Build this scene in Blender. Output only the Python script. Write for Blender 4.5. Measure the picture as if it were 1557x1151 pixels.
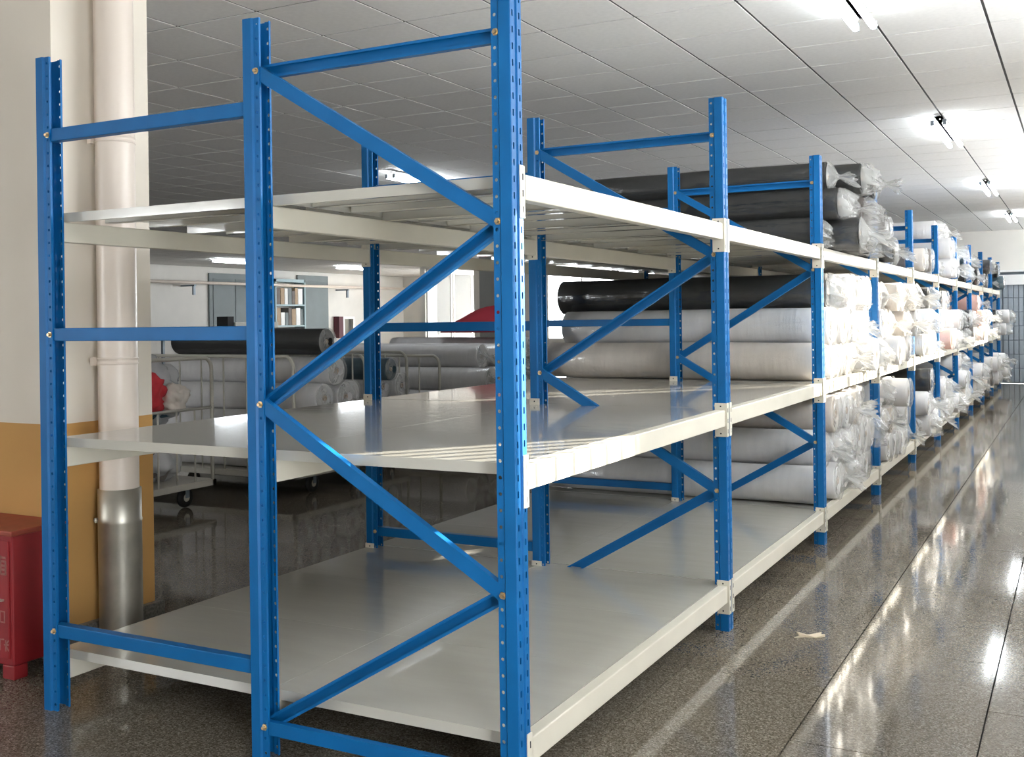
import bpy, bmesh, math, random
from mathutils import Vector, Matrix, noise

# ------------------------------------------------------------------ scene, camera, light
for o in list(bpy.data.objects):
    bpy.data.objects.remove(o, do_unlink=True)
scene = bpy.context.scene
COL = scene.collection
scene.view_settings.view_transform = 'Standard'
scene.view_settings.look = 'None'
scene.view_settings.gamma = 1.0
scene.view_settings.use_curve_mapping = False
scene.view_settings.exposure = 0.52
scene.cycles.max_bounces = 8
scene.cycles.diffuse_bounces = 5
scene.cycles.glossy_bounces = 4
scene.cycles.transparent_max_bounces = 14
scene.cycles.caustics_reflective = False
scene.cycles.caustics_refractive = False
scene.cycles.sample_clamp_indirect = 6.0

CAM = Vector((1.50136, -2.83091, 1.50353))
C_R = Vector((0.88262523, 0.46988273, -0.01352469))
C_U = Vector((0.01170699, 0.00679012, 0.99990842))
C_F = Vector((-0.46993153, 0.88270273, -0.00049222))
FPX = 1628.537
cd = bpy.data.cameras.new('camera')
cam = bpy.data.objects.new('camera', cd)
COL.objects.link(cam)
m = Matrix((C_R, C_U, -C_F)).transposed().to_4x4()
m.translation = CAM
cam.matrix_world = m
cd.sensor_fit = 'HORIZONTAL'
cd.sensor_width = 36.0
cd.lens = FPX / 1557.0 * 36.0
cd.shift_y = -89.486 / 1557.0
cd.clip_start = 0.05
cd.clip_end = 200
scene.camera = cam

world = bpy.data.worlds.new('sky')
scene.world = world
world.use_nodes = True
bg = world.node_tree.nodes['Background']
bg.inputs['Color'].default_value = (0.94, 0.975, 1.0, 1)
bg.inputs['Strength'].default_value = 16.0

sun_d = bpy.data.lights.new('sun', 'SUN')
sun_d.energy = 27.0
sun_d.color = (1.0, 0.93, 0.80)
sun_d.angle = math.radians(0.32)
sun = bpy.data.objects.new('sun', sun_d)
COL.objects.link(sun)
SUN_EL, SUN_AZ = math.radians(16.5), math.radians(52.0)
sd = Vector((-math.cos(SUN_EL) * math.cos(SUN_AZ), -math.cos(SUN_EL) * math.sin(SUN_AZ), -math.sin(SUN_EL)))
sun.rotation_euler = sd.to_track_quat('-Z', 'Y').to_euler()
sun.location = (12, 12, 9)


def portal(loc, sx, sy, direction):
    """daylight portal in a window opening (only guides sky sampling)"""
    d = bpy.data.lights.new('window_portal', 'AREA')
    d.shape = 'RECTANGLE'
    d.size, d.size_y = sx, sy
    d.cycles.is_portal = True
    o = bpy.data.objects.new('window_portal', d)
    COL.objects.link(o)
    o.location = loc
    o.rotation_euler = Vector(direction).to_track_quat('-Z', 'Z').to_euler()
    return o


def pix(p):
    d = Vector(p) - CAM
    z = d.dot(C_F)
    if z < 0.05:
        return None
    return (778.5 + FPX * d.dot(C_R) / z, 486.0 - FPX * d.dot(C_U) / z, z)


# ------------------------------------------------------------------ materials
MATS = {}


def mat(name, col, rough=0.5, metal=0.0, spec=0.5, var=0.0, vscale=8.0, bump=0.0, bscale=40.0, coat=0.0,
        stretch=(1, 1, 1), alpha_mix=0.0, emit=0.0):
    if name in MATS:
        return MATS[name]
    mt = bpy.data.materials.new(name)
    mt.use_nodes = True
    nt = mt.node_tree
    b = nt.nodes['Principled BSDF']
    b.inputs['Base Color'].default_value = (*col, 1)
    b.inputs['Roughness'].default_value = rough
    b.inputs['Metallic'].default_value = metal
    b.inputs['Specular IOR Level'].default_value = spec
    b.inputs['Coat Weight'].default_value = coat
    b.inputs['Coat Roughness'].default_value = 0.06
    if emit:
        b.inputs['Emission Color'].default_value = (*col, 1)
        b.inputs['Emission Strength'].default_value = emit
    if var or bump:
        tc = nt.nodes.new('ShaderNodeTexCoord')
        mp = nt.nodes.new('ShaderNodeMapping')
        mp.inputs['Scale'].default_value = stretch
        nt.links.new(tc.outputs['Object'], mp.inputs['Vector'])
    if var:
        n = nt.nodes.new('ShaderNodeTexNoise')
        n.inputs['Scale'].default_value = vscale
        n.inputs['Detail'].default_value = 5
        r = nt.nodes.new('ShaderNodeValToRGB')
        r.color_ramp.elements[0].position = 0.3
        r.color_ramp.elements[1].position = 0.7
        r.color_ramp.elements[0].color = (*[c * (1 - var) for c in col], 1)
        r.color_ramp.elements[1].color = (*[min(1, c * (1 + var * 0.6)) for c in col], 1)
        nt.links.new(mp.outputs['Vector'], n.inputs['Vector'])
        nt.links.new(n.outputs['Fac'], r.inputs['Fac'])
        nt.links.new(r.outputs['Color'], b.inputs['Base Color'])
    if bump:
        n2 = nt.nodes.new('ShaderNodeTexNoise')
        n2.inputs['Scale'].default_value = bscale
        n2.inputs['Detail'].default_value = 3
        bp = nt.nodes.new('ShaderNodeBump')
        bp.inputs['Strength'].default_value = bump
        bp.inputs['Distance'].default_value = 0.01
        nt.links.new(mp.outputs['Vector'], n2.inputs['Vector'])
        nt.links.new(n2.outputs['Fac'], bp.inputs['Height'])
        nt.links.new(bp.outputs['Normal'], b.inputs['Normal'])
    if alpha_mix:
        out = nt.nodes['Material Output']
        tr = nt.nodes.new('ShaderNodeBsdfTransparent')
        mx = nt.nodes.new('ShaderNodeMixShader')
        mx.inputs['Fac'].default_value = 1 - alpha_mix
        nt.links.new(tr.outputs['BSDF'], mx.inputs[1])
        nt.links.new(b.outputs['BSDF'], mx.inputs[2])
        nt.links.new(mx.outputs['Shader'], out.inputs['Surface'])
    MATS[name] = mt
    return mt


BLUE = mat('blue_paint', (0.004, 0.120, 0.345), 0.42, var=0.10, vscale=6, spec=0.22)
CREAM = mat('cream_paint', (0.70, 0.66, 0.56), 0.38, var=0.05, vscale=5)
DECK = mat('deck_paint', (0.53, 0.515, 0.46), 0.12, var=0.04, vscale=3, bump=0.09, bscale=4.0, stretch=(0.7, 3.0, 1), spec=0.7, coat=0.5)
ZINC = mat('zinc', (0.62, 0.58, 0.50), 0.3, metal=0.9)
BRASS = mat('bolt_brass', (0.70, 0.52, 0.30), 0.3, metal=0.9)
DARK = mat('dark_hole', (0.015, 0.015, 0.018), 0.8)
WALLW = mat('white_wall', (0.72, 0.70, 0.66), 0.8, var=0.04, vscale=2)
TILE = mat('ceiling_tile', (0.89, 0.87, 0.85), 0.85, var=0.04, vscale=30)
GRID = mat('ceiling_grid', (0.05, 0.05, 0.05), 0.6)
OCHRE = mat('ochre_wall', (0.57, 0.315, 0.10), 0.75, var=0.05, vscale=3)
PIPEW = mat('white_plastic_pipe', (0.75, 0.66, 0.58), 0.35)
GALV = mat('galvanised_steel', (0.50, 0.48, 0.42), 0.45, metal=0.85, var=0.18, vscale=9)
GRANITE = mat('granite', (0.20, 0.19, 0.17), 0.4, var=0.5, vscale=90)
RED = mat('red_paint', (0.28, 0.015, 0.02), 0.45, var=0.12, vscale=6)
REDTOP = mat('red_worn_top', (0.33, 0.06, 0.035), 0.5, var=0.2, vscale=9)
LETTER = mat('faded_lettering', (0.36, 0.15, 0.13), 0.7, var=0.2, vscale=50)
FWHITE = mat('white_fabric', (0.76, 0.75, 0.75), 0.8, var=0.05, vscale=4, bump=0.55, bscale=6, stretch=(5, 0.8, 0.8))
FCREAM = mat('cream_fabric', (0.68, 0.62, 0.56), 0.8, var=0.06, vscale=4, bump=0.55, bscale=6, stretch=(5, 0.8, 0.8))
FDARK = mat('black_fabric', (0.011, 0.0115, 0.011), 0.75, var=0.2, vscale=6, bump=0.5, bscale=6, stretch=(3, 1, 1))
FGREY = mat('grey_fabric', (0.17, 0.15, 0.14), 0.75, var=0.15, vscale=6)
FTEAL = mat('teal_fabric', (0.05, 0.10, 0.13), 0.75, var=0.2, vscale=6)
FBLUE = mat('blue_fabric', (0.01, 0.10, 0.36), 0.7, var=0.1, vscale=6)
FPINK = mat('pink_fabric', (0.66, 0.42, 0.36), 0.8, var=0.1, vscale=6)
FRED = mat('red_fabric', (0.55, 0.03, 0.04), 0.75, var=0.12, vscale=8)
FMAROON = mat('maroon_fabric', (0.30, 0.015, 0.03), 0.8, var=0.08, vscale=4)
CORE = mat('cardboard_core', (0.44, 0.33, 0.23), 0.85, var=0.1, vscale=20)
FILM = mat('clear_film', (0.5, 0.51, 0.52), 0.5, alpha_mix=0.97, bump=1.0, bscale=6, stretch=(0.8, 3.5, 3.5))


def add_sheen(mt, fac, rough):
    nt = mt.node_tree
    out = nt.nodes['Material Output']
    old = out.inputs['Surface'].links[0].from_socket
    g = nt.nodes.new('ShaderNodeBsdfGlossy')
    g.inputs['Roughness'].default_value = rough
    bump = [n for n in nt.nodes if n.bl_idname == 'ShaderNodeBump'][0]
    nt.links.new(bump.outputs['Normal'], g.inputs['Normal'])
    mx = nt.nodes.new('ShaderNodeMixShader')
    mx.inputs['Fac'].default_value = fac
    nt.links.new(old, mx.inputs[1])
    nt.links.new(g.outputs['BSDF'], mx.inputs[2])
    nt.links.new(mx.outputs['Shader'], out.inputs['Surface'])


add_sheen(FILM, 0.07, 0.14)
FILMT = mat('crumpled_film', (0.74, 0.74, 0.72), 0.2, spec=0.9, alpha_mix=0.66, bump=0.6, bscale=22)
CARTP = mat('cart_paint', (0.52, 0.50, 0.44), 0.4, var=0.06, vscale=6)
RUBBER = mat('black_rubber', (0.012, 0.012, 0.012), 0.6)
TUBE = mat('lit_tube', (0.90, 0.96, 1.0), 0.5, emit=24.0)
LAMPW = mat('lamp_housing', (0.75, 0.75, 0.74), 0.35)
GLASS = mat('window_glass', (0.85, 0.9, 0.92), 0.04, alpha_mix=0.93)
SHUT = mat('shutter_steel', (0.33, 0.38, 0.43), 0.4, metal=0.3, var=0.08, vscale=4)
SHUTD = mat('shutter_rib', (0.22, 0.26, 0.30), 0.45, metal=0.3)
TEALDOOR = mat('teal_door', (0.16, 0.19, 0.20), 0.6, var=0.06, vscale=3)
PALEBLUE = mat('pale_blue_steel', (0.30, 0.42, 0.46), 0.5)
WHITEB = mat('white_board', (0.8, 0.8, 0.8), 0.5)
MAROON = mat('maroon_frame', (0.08, 0.01, 0.02), 0.5)


def floor_mat():
    mt = bpy.data.materials.new('terrazzo')
    mt.use_nodes = True
    nt = mt.node_tree
    b = nt.nodes['Principled BSDF']
    tc = nt.nodes.new('ShaderNodeTexCoord')
    gpos = nt.nodes.new('ShaderNodeNewGeometry')
    v = nt.nodes.new('ShaderNodeTexVoronoi')
    v.inputs['Scale'].default_value = 190
    nt.links.new(gpos.outputs['Position'], v.inputs['Vector'])
    r = nt.nodes.new('ShaderNodeValToRGB')
    r.color_ramp.interpolation = 'CONSTANT'
    cs = [(0.0, (0.10, 0.085, 0.060)), (0.2, (0.155, 0.132, 0.10)), (0.5, (0.20, 0.175, 0.138)), (0.72, (0.25, 0.22, 0.178)), (0.9, (0.34, 0.30, 0.25))]
    e = r.color_ramp.elements
    e[0].position, e[0].color = cs[0][0], (*cs[0][1], 1)
    e[1].position, e[1].color = cs[1][0], (*cs[1][1], 1)
    for p, c in cs[2:]:
        k = e.new(p)
        k.color = (*c, 1)
    sep = nt.nodes.new('ShaderNodeSeparateColor')
    nt.links.new(v.outputs['Color'], sep.inputs['Color'])
    nt.links.new(sep.outputs['Red'], r.inputs['Fac'])
    n = nt.nodes.new('ShaderNodeTexNoise')
    n.inputs['Scale'].default_value = 1.3
    n.inputs['Detail'].default_value = 4
    nt.links.new(gpos.outputs['Position'], n.inputs['Vector'])
    mx = nt.nodes.new('ShaderNodeMix')
    mx.data_type = 'RGBA'
    mx.blend_type = 'MULTIPLY'
    mx.inputs[0].default_value = 0.35
    nt.links.new(r.outputs['Color'], mx.inputs[6])
    nt.links.new(n.outputs['Fac'], mx.inputs[7])
    nt.links.new(mx.outputs[2], b.inputs['Base Color'])
    rr = nt.nodes.new('ShaderNodeMapRange')
    rr.inputs['To Min'].default_value = 0.045
    rr.inputs['To Max'].default_value = 0.09
    nt.links.new(n.outputs['Fac'], rr.inputs['Value'])
    nt.links.new(rr.outputs['Result'], b.inputs['Roughness'])
    b.inputs['Specular IOR Level'].default_value = 0.28
    return mt


FLOOR = floor_mat()

# ------------------------------------------------------------------ geometry helpers
rnd = random.Random(7)


def mesh_of(bm, name, mats, smooth=False):
    me = bpy.data.meshes.new(name)
    bm.normal_update()
    bm.to_mesh(me)
    bm.free()
    for k in (mats if isinstance(mats, (list, tuple)) else [mats]):
        me.materials.append(k)
    if smooth:
        for p in me.polygons:
            p.use_smooth = True
    return me


def put(name, me, parent=None, loc=(0, 0, 0), rot=(0, 0, 0), kind=None):
    o = bpy.data.objects.new(name, me)
    COL.objects.link(o)
    o.parent = parent
    o.location = loc
    o.rotation_euler = rot
    if kind:
        o['kind'] = kind
    return o


def tag(o, label, cat, group=None):
    o['label'] = label
    o['category'] = cat
    if group:
        o['group'] = group
    return o


def thing(name, label, cat, loc=(0, 0, 0), rz=0.0, group=None):
    o = put(name, None, None, loc, (0, 0, rz))
    o.empty_display_size = 0.1
    return tag(o, label, cat, group)


def box(bm, x0, x1, y0, y1, z0, z1, mi=0):
    vs = [bm.verts.new(p) for p in ((x0, y0, z0), (x1, y0, z0), (x1, y1, z0), (x0, y1, z0),
                                    (x0, y0, z1), (x1, y0, z1), (x1, y1, z1), (x0, y1, z1))]
    for f in ((0, 3, 2, 1), (4, 5, 6, 7), (0, 1, 5, 4), (1, 2, 6, 5), (2, 3, 7, 6), (3, 0, 4, 7)):
        bm.faces.new([vs[i] for i in f]).material_index = mi
    return vs


def boxes(lst, name, mats, bevel=0.0):
    bm = bmesh.new()
    for b in lst:
        box(bm, *b)
    if bevel:
        bmesh.ops.bevel(bm, geom=list(bm.edges), offset=bevel, segments=2, affect='EDGES', profile=0.5)
    return mesh_of(bm, name, mats)


def tube(bm, pts, r, seg=8, closed=False, cap=True, mi=0):
    pts = [Vector(p) for p in pts]
    n = len(pts)
    rings = []
    up = None
    for i, p in enumerate(pts):
        a = pts[i - 1] if i > 0 else pts[i]
        b = pts[i + 1] if i < n - 1 else pts[i]
        t = (b - a).normalized()
        if up is None:
            up = Vector((0, 0, 1)) if abs(t.z) < 0.9 else Vector((1, 0, 0))
        s = t.cross(up).normalized()
        up = s.cross(t).normalized()
        rr = r[i] if isinstance(r, (list, tuple)) else r
        rings.append([bm.verts.new(p + (s * math.cos(2 * math.pi * k / seg) + up * math.sin(2 * math.pi * k / seg)) * rr) for k in range(seg)])
    for i in range(n - 1):
        for k in range(seg):
            f = bm.faces.new((rings[i][k], rings[i][(k + 1) % seg], rings[i + 1][(k + 1) % seg], rings[i + 1][k]))
            f.smooth = True
            f.material_index = mi
    if cap:
        bm.faces.new(list(reversed(rings[0]))).material_index = mi
        bm.faces.new(rings[-1]).material_index = mi


def lathe(bm, prof, seg=24, mi=0, axis='z', smooth=True):
    """prof: list of (radius, height)"""
    rings = []
    for r, h in prof:
        ring = []
        for k in range(seg):
            a = 2 * math.pi * k / seg
            p = (r * math.cos(a), r * math.sin(a), h)
            if axis == 'x':
                p = (h, r * math.cos(a), r * math.sin(a))
            elif axis == 'y':
                p = (r * math.cos(a), h, r * math.sin(a))
            ring.append(bm.verts.new(p))
        rings.append(ring)
    for i in range(len(rings) - 1):
        for k in range(seg):
            f = bm.faces.new((rings[i][k], rings[i][(k + 1) % seg], rings[i + 1][(k + 1) % seg], rings[i + 1][k]))
            f.smooth = smooth
            f.material_index = mi
    return rings


def structure(name, me, parent=None, loc=(0, 0, 0)):
    return put(name, me, parent, loc, kind='structure')


# ------------------------------------------------------------------ rack dimensions (metres)
L = 2.147
PW, PD, PH = 0.077, 0.070, 2.55
XM, XL = -1.048, -2.107
DECKS = (0.218, 1.057, 1.948)
CTOP = (0.243, 1.089, 1.971)
NB = 10
CEIL = 3.25
X_RIGHT = 2.6          # right wall with the high windows
Y_END = 22.2           # shutter wall
Y_FRONT = -6.5
X_FARL = -22.5
Y_BACK = 27.0

# ------------------------------------------------------------------ floor
fl = structure('floor', boxes([(X_FARL - 0.3, X_RIGHT + 0.3, Y_FRONT - 0.3, 34, -0.15, -0.02)], 'floor', GRID))
put('terrazzo_field', boxes([(X_FARL - 0.2, -0.034, Y_FRONT - 0.2, 33.8, -0.02, 0.0)], 'terrazzo_field', FLOOR), fl)
slab_me = {}
for ix in range(5):
    x0 = -0.028 + 0.6 * ix
    w = 0.594 if ix < 4 else 0.22
    if w not in slab_me:
        slab_me[w] = boxes([(0, w, 0, 1.195, -0.02, 0.0)], 'floor_slab', FLOOR)
    for iy in range(24):
        y0 = -6.5 + 1.2 * iy - (0.0 if ix % 2 else 0.6) + 0.27
        if y0 > Y_END:
            continue
        put('floor_slab', slab_me[w], fl, (x0, y0, 0))

# ------------------------------------------------------------------ ceiling with lay-in tiles
ce = structure('ceiling', boxes([(X_FARL - 0.3, X_RIGHT + 0.3, Y_FRONT - 0.3, 34, CEIL + 0.005, CEIL + 0.15)], 'ceiling', GRID))
tl = boxes([(-0.2915, 0.2915, -0.2915, 0.2915, 0, 0.02)], 'ceiling_tile', TILE)
cells = []
for i in range(-38, 6):
    for j in range(-16, 53):
        x, y = -0.175 + 0.6 * i + 0.3, 3.02 + 0.6 * j + 0.3
        if x > X_RIGHT or x < X_FARL or y < Y_FRONT or y > 33.5:
            continue
        p = pix((x, y, CEIL))
        vis = p and -60 < p[0] < 1617 and -40 < p[1] < 470
        if vis and p[0] < 225:
            vis = False
        cells.append(((p[2] if vis else 1000 + abs(y)), x, y))
cells.sort()
for d, x, y in cells[:300]:
    put('ceiling_tile', tl, ce, (x, y, CEIL))
bm = bmesh.new()
for d, x, y in cells[300:]:
    box(bm, x - 0.2915, x + 0.2915, y - 0.2915, y + 0.2915, CEIL, CEIL + 0.02)
put('distant_ceiling_tiles', mesh_of(bm, 'distant_ceiling_tiles', TILE), ce, kind='stuff')


# ------------------------------------------------------------------ walls and windows
def wall_with_openings(name, axis, pos, a0, a1, z0, z1, ops, th=0.24, mt=WALLW):
    """axis 'x': wall in plane X=pos, running along Y; ops = (b0,b1,zb0,zb1)"""
    lst = []
    ops = sorted(ops)
    cur = a0
    for b0, b1, q0, q1 in ops:
        lst.append((cur, b0, z0, z1))
        lst.append((b0, b1, z0, q0))
        lst.append((b0, b1, q1, z1))
        cur = b1
    lst.append((cur, a1, z0, z1))
    bl = []
    for s0, s1, q0, q1 in lst:
        if s1 - s0 < 1e-4 or q1 - q0 < 1e-4:
            continue
        bl.append((pos, pos + th, s0, s1, q0, q1) if axis == 'x' else (s0, s1, pos, pos + th, q0, q1))
    return structure(name, boxes(bl, name, mt))


WN = [0]


def window(axis, pos, b0, b1, q0, q1, bars=0.0, mull=1.2, th=0.24, sign=1, want_portal=True):
    WN[0] += 1
    bm = bmesh.new()

    def bb(s0, s1, c0, c1, d0, d1):
        if axis == 'x':
            box(bm, pos + d0, pos + d1, s0, s1, c0, c1)
        else:
            box(bm, s0, s1, pos + d0, pos + d1, c0, c1)
    f = 0.05
    d0, d1 = th * 0.4, th * 0.4 + 0.05
    bb(b0, b1, q0, q0 + f, d0, d1)
    bb(b0, b1, q1 - f, q1, d0, d1)
    bb(b0, b0 + f, q0, q1, d0, d1)
    bb(b1 - f, b1, q0, q1, d0, d1)
    n = max(1, round((b1 - b0) / mull))
    for k in range(1, n):
        s = b0 + (b1 - b0) * k / n
        bb(s - 0.02, s + 0.02, q0, q1, d0, d1)
    w = structure('window_%d' % WN[0], mesh_of(bm, 'window_frame', WHITEB))
    bm = bmesh.new()
    bb(b0 + f, b1 - f, q0 + f, q1 - f, d0 + 0.02, d0 + 0.026)
    put('pane', mesh_of(bm, 'pane', GLASS), w)
    if bars:
        bm = bmesh.new()
        k = b0 + bars
        while k < b1:
            bb(k - 0.010, k + 0.010, q0, q1, th * 0.75, th * 0.75 + 0.02)
            k += bars
        put('bars', mesh_of(bm, 'bars', ZINC), w)
    if want_portal:
        c, z = (b0 + b1) / 2, (q0 + q1) / 2
        if axis == 'x':
            portal((pos + th + 0.02, c, z), b1 - b0, q1 - q0, (-1 * sign, 0, 0))
        else:
            portal((c, pos + (th + 0.02 if sign > 0 else -0.02), z), b1 - b0, q1 - q0, (0, -1 * sign, 0))
    return w


RW = [(-3.2, -1.8, 0.04, 2.2), (0.5, 4.65, 2.18, 3.2), (7.40, 11.2, 2.18, 3.2), (11.5, 14.9, 2.18, 3.2), (18.9, 21.8, 2.18, 3.2)]  # first opening: unseen glazed door, added so sunlit floor bounces light upward
wall_with_openings('wall_right', 'x', X_RIGHT, Y_FRONT, Y_END + 0.3, 0, CEIL + 0.02, RW)
for i, o_ in enumerate(RW):
    window('x', X_RIGHT, *o_, bars=0.14 if i in (1, 2) else 0.0)
FILL_WIN = [(-9.4, -7.0, 1.1, 2.9)]  # unseen window added behind the camera as front fill light
wall_with_openings('wall_front', 'y', Y_FRONT - 0.24, X_FARL, X_RIGHT + 0.24, 0, CEIL + 0.02, FILL_WIN)
for o_ in FILL_WIN:
    window('y', Y_FRONT - 0.24, *o_, sign=-1)
# far left wall, recess and back wall
structure('wall_left', boxes([(X_FARL - 0.2, X_FARL, Y_FRONT - 0.24, 33.2, 0, CEIL + 0.02)], 'wall_left', WALLW))
structure('wall_recess', boxes([(X_FARL, -17.6, 33.0, 33.2, 0, CEIL + 0.02)], 'wall_recess', WALLW))
wall_with_openings('wall_recess_side', 'x', -17.8, Y_BACK + 0.24, 33.0, 0, CEIL + 0.02, [(27.8, 32.6, 0.85, 3.15)], th=0.14)
window('x', -17.8, 27.8, 32.6, 0.85, 3.15, th=0.14)  # window and its opening added out of view to brighten the recess
BW = [(-17.62, -15.75, 0.85, 3.2), (-13.2, -9.6, 0.85, 3.2), (-8.6, -5.2, 0.85, 3.2)]
wall_with_openings('wall_back', 'y', Y_BACK, -17.8, -1.2, 0, CEIL + 0.02, BW)
for o_ in BW:
    window('y', Y_BACK, *o_, sign=1)
structure('wall_return', boxes([(-1.4, -1.2, Y_END, Y_BACK, 0, CEIL + 0.02)], 'wall_return', WALLW))
# shutter wall at the aisle's end: wall above and beside, header, folding sheet-steel door
structure('wall_end', boxes([(-1.4, -0.62, Y_END, Y_END + 0.2, 0, CEIL + 0.02), (-0.62, X_RIGHT, Y_END, Y_END + 0.2, 2.36, CEIL + 0.02),
                             (2.2, X_RIGHT, Y_END, Y_END + 0.2, 0, 2.36)], 'wall_end', WALLW))
structure('trim_1', boxes([(-0.62, 2.2, Y_END - 0.10, Y_END, 2.36, 2.40)], 'trim', WHITEB))
structure('trim_2', boxes([(-0.62, 2.2, Y_END - 0.06, Y_END + 0.02, 2.09, 2.30)], 'trim', WHITEB))
dr = structure('door_1', boxes([(-0.62, 2.2, Y_END + 0.08, Y_END + 0.11, 0.0, 2.36)], 'door', SHUTD))
lf = boxes([(0, 0.085, 0, 0.03, 0.0, 0.285)], 'shutter_panel', SHUT, bevel=0.004)
for k in range(7):
    for j in range(28):
        put('shutter_panel', lf, dr, (-0.60 + j * 0.10 + (0.02 if j > 5 else 0), Y_END + 0.045, 0.02 + k * 0.30))

# square pillar far behind the rack
tag(put('pillar', boxes([(-11.55, -11.1, 20.0, 20.45, 0, CEIL)], 'pillar', mat('grey_pillar', (0.42, 0.43, 0.42), 0.8, var=0.04, vscale=3))),
    'grey square pillar in front of the bright far window', 'pillar')

# near column with ochre dado, granite plinth
CX0, CX1, CY0, CY1 = -3.18, -2.58, 0.455, 1.02
col = thing('column', 'white square column with ochre lower half beside the near rack', 'column', (CX1, CY0, 0))
bm = bmesh.new()
box(bm, CX0 - CX1, 0, 0, CY1 - CY0, 1.055, CEIL)
put('shaft', mesh_of(bm, 'shaft', mat('column_paint', (0.76, 0.70, 0.61), 0.75, var=0.03, vscale=3)), col)
put('dado', boxes([(CX0 - CX1 - 0.001, 0.001, -0.001, CY1 - CY0 + 0.001, 0.13, 1.055)], 'dado', OCHRE), col)
put('plinth', boxes([(CX0 - CX1 - 0.03, 0.035, -0.03, CY1 - CY0 + 0.035, 0, 0.13)], 'plinth', GRANITE, bevel=0.004), col)

# drain pipe in front of the column
pp = thing('drain_pipe', 'white plastic drain pipe with galvanised sleeve standing before the column', 'pipe', (-2.445, 0.69, 0))
bm = bmesh.new()
lathe(bm, [(0.088, 0.70), (0.088, CEIL - 0.002)], 32)
put('plastic_pipe', mesh_of(bm, 'plastic_pipe', PIPEW, False), pp)
bm = bmesh.new()
lathe(bm, [(0.097, 0.0), (0.097, 0.59), (0.100, 0.60), (0.097, 0.61), (0.097, 0.745), (0.089, 0.748)], 32)
slv = put('metal_sleeve', mesh_of(bm, 'metal_sleeve', GALV), pp)
bm = bmesh.new()
lathe(bm, [(0.012, 0.0), (0.012, 0.012), (0.0, 0.014)], 8, axis='y')
put('screw', mesh_of(bm, 'screw', ZINC), slv, (-0.06, -0.088, 0.605))
for z in (1.335, 1.325 + 1.03):
    bm = bmesh.new()
    lathe(bm, [(0.089, -0.016), (0.092, -0.014), (0.092, -0.009), (0.089, -0.008), (0.089, 0.008), (0.092, 0.009), (0.092, 0.014), (0.089, 0.016)], 32)
    box(bm, -0.085, -0.06, -0.085, -0.06, -0.018, 0.018)
    put('clamp', mesh_of(bm, 'clamp', PIPEW), pp, (0, 0, z))

# red fire-gear cabinet
cb = thing('red_cabinet', 'red metal cabinet with faded lettering against the column, behind left post', 'cabinet', (-2.508, 0.17, 0))
put('body', boxes([(-0.60, 0.0, 0.0, 0.275, 0.06, 0.615)], 'body', RED, bevel=0.006), cb)
put('top', boxes([(-0.615, 0.012, -0.015, 0.28, 0.612, 0.635)], 'top', REDTOP, bevel=0.005), cb)
put('door', boxes([(-0.57, -0.018, -0.008, 0.002, 0.09, 0.59)], 'door', RED, bevel=0.003), cb)
for fx, fy in ((-0.075, 0.0), (-0.60, 0.0), (-0.075, 0.2), (-0.60, 0.2)):
    put('foot', boxes([(fx, fx + 0.075, fy + 0.002, fy + 0.07, 0, 0.06)], 'foot', RED, bevel=0.004), cb)


def strokes(parent, segs, x, z, s, y=-0.0095):
    bm = bmesh.new()
    for (ax, az, bx, bz) in segs:
        a, b = Vector((ax, 0, az)), Vector((bx, 0, bz))
        d = (b - a).normalized() * 0.06
        nrm = Vector((-d.z, 0, d.x))
        q = [a - d * 0.5 + nrm, b + d * 0.5 + nrm, b + d * 0.5 - nrm, a - d * 0.5 - nrm]
        f0 = [bm.verts.new((x + p.x * s, y, z + p.z * s)) for p in q]
        f1 = [bm.verts.new((x + p.x * s, y + 0.0015, z + p.z * s)) for p in q]
        bm.faces.new(f0)
        bm.faces.new(list(reversed(f1)))
        for k in range(4):
            bm.faces.new((f0[k], f1[k], f1[(k + 1) % 4], f0[(k + 1) % 4]))
    bmesh.ops.recalc_face_normals(bm, faces=list(bm.faces))
    o = put('lettering', mesh_of(bm, 'lettering', LETTER), parent)
    return o


xiang = [(0.1, 1.0, 0.0, 0.85), (0.1, 0.93, 0.4, 0.93), (0.6, 1.0, 0.5, 0.85), (0.6, 0.93, 0.95, 0.93), (0.0, 0.62, 0.45, 0.62), (0.22, 0.8, 0.22, 0.0),
         (0.22, 0.6, 0.0, 0.3), (0.22, 0.6, 0.42, 0.4), (0.55, 0.72, 0.55, 0.0), (0.55, 0.72, 0.95, 0.72), (0.95, 0.72, 0.95, 0.0), (0.55, 0.48, 0.95, 0.48),
         (0.55, 0.25, 0.95, 0.25), (0.55, 0.0, 0.95, 0.0)]
strokes(cb, xiang, -0.104, 0.45, 0.075)
strokes(cb, [(0.2, 0, 0.8, 0), (0.8, 0, 0.8, 1), (0.8, 1, 0.2, 1), (0.2, 1, 0.2, 0)], -0.080, 0.245, 0.045)
strokes(cb, [(0.0, 0.9, 0.5, 0.95), (0.05, 0.9, 0.0, 0.0), (0.75, 0.9, 0.75, 0.0), (0.55, 0.5, 1.1, 0.55), (0.75, 0.45, 1.1, 0.05), (1.1, 0.9, 0.8, 0.6)], -0.075, 0.125, 0.05)
put('handle', boxes([(-0.085, -0.045, -0.02, -0.006, 0.335, 0.343)], 'handle', ZINC), cb)


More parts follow.
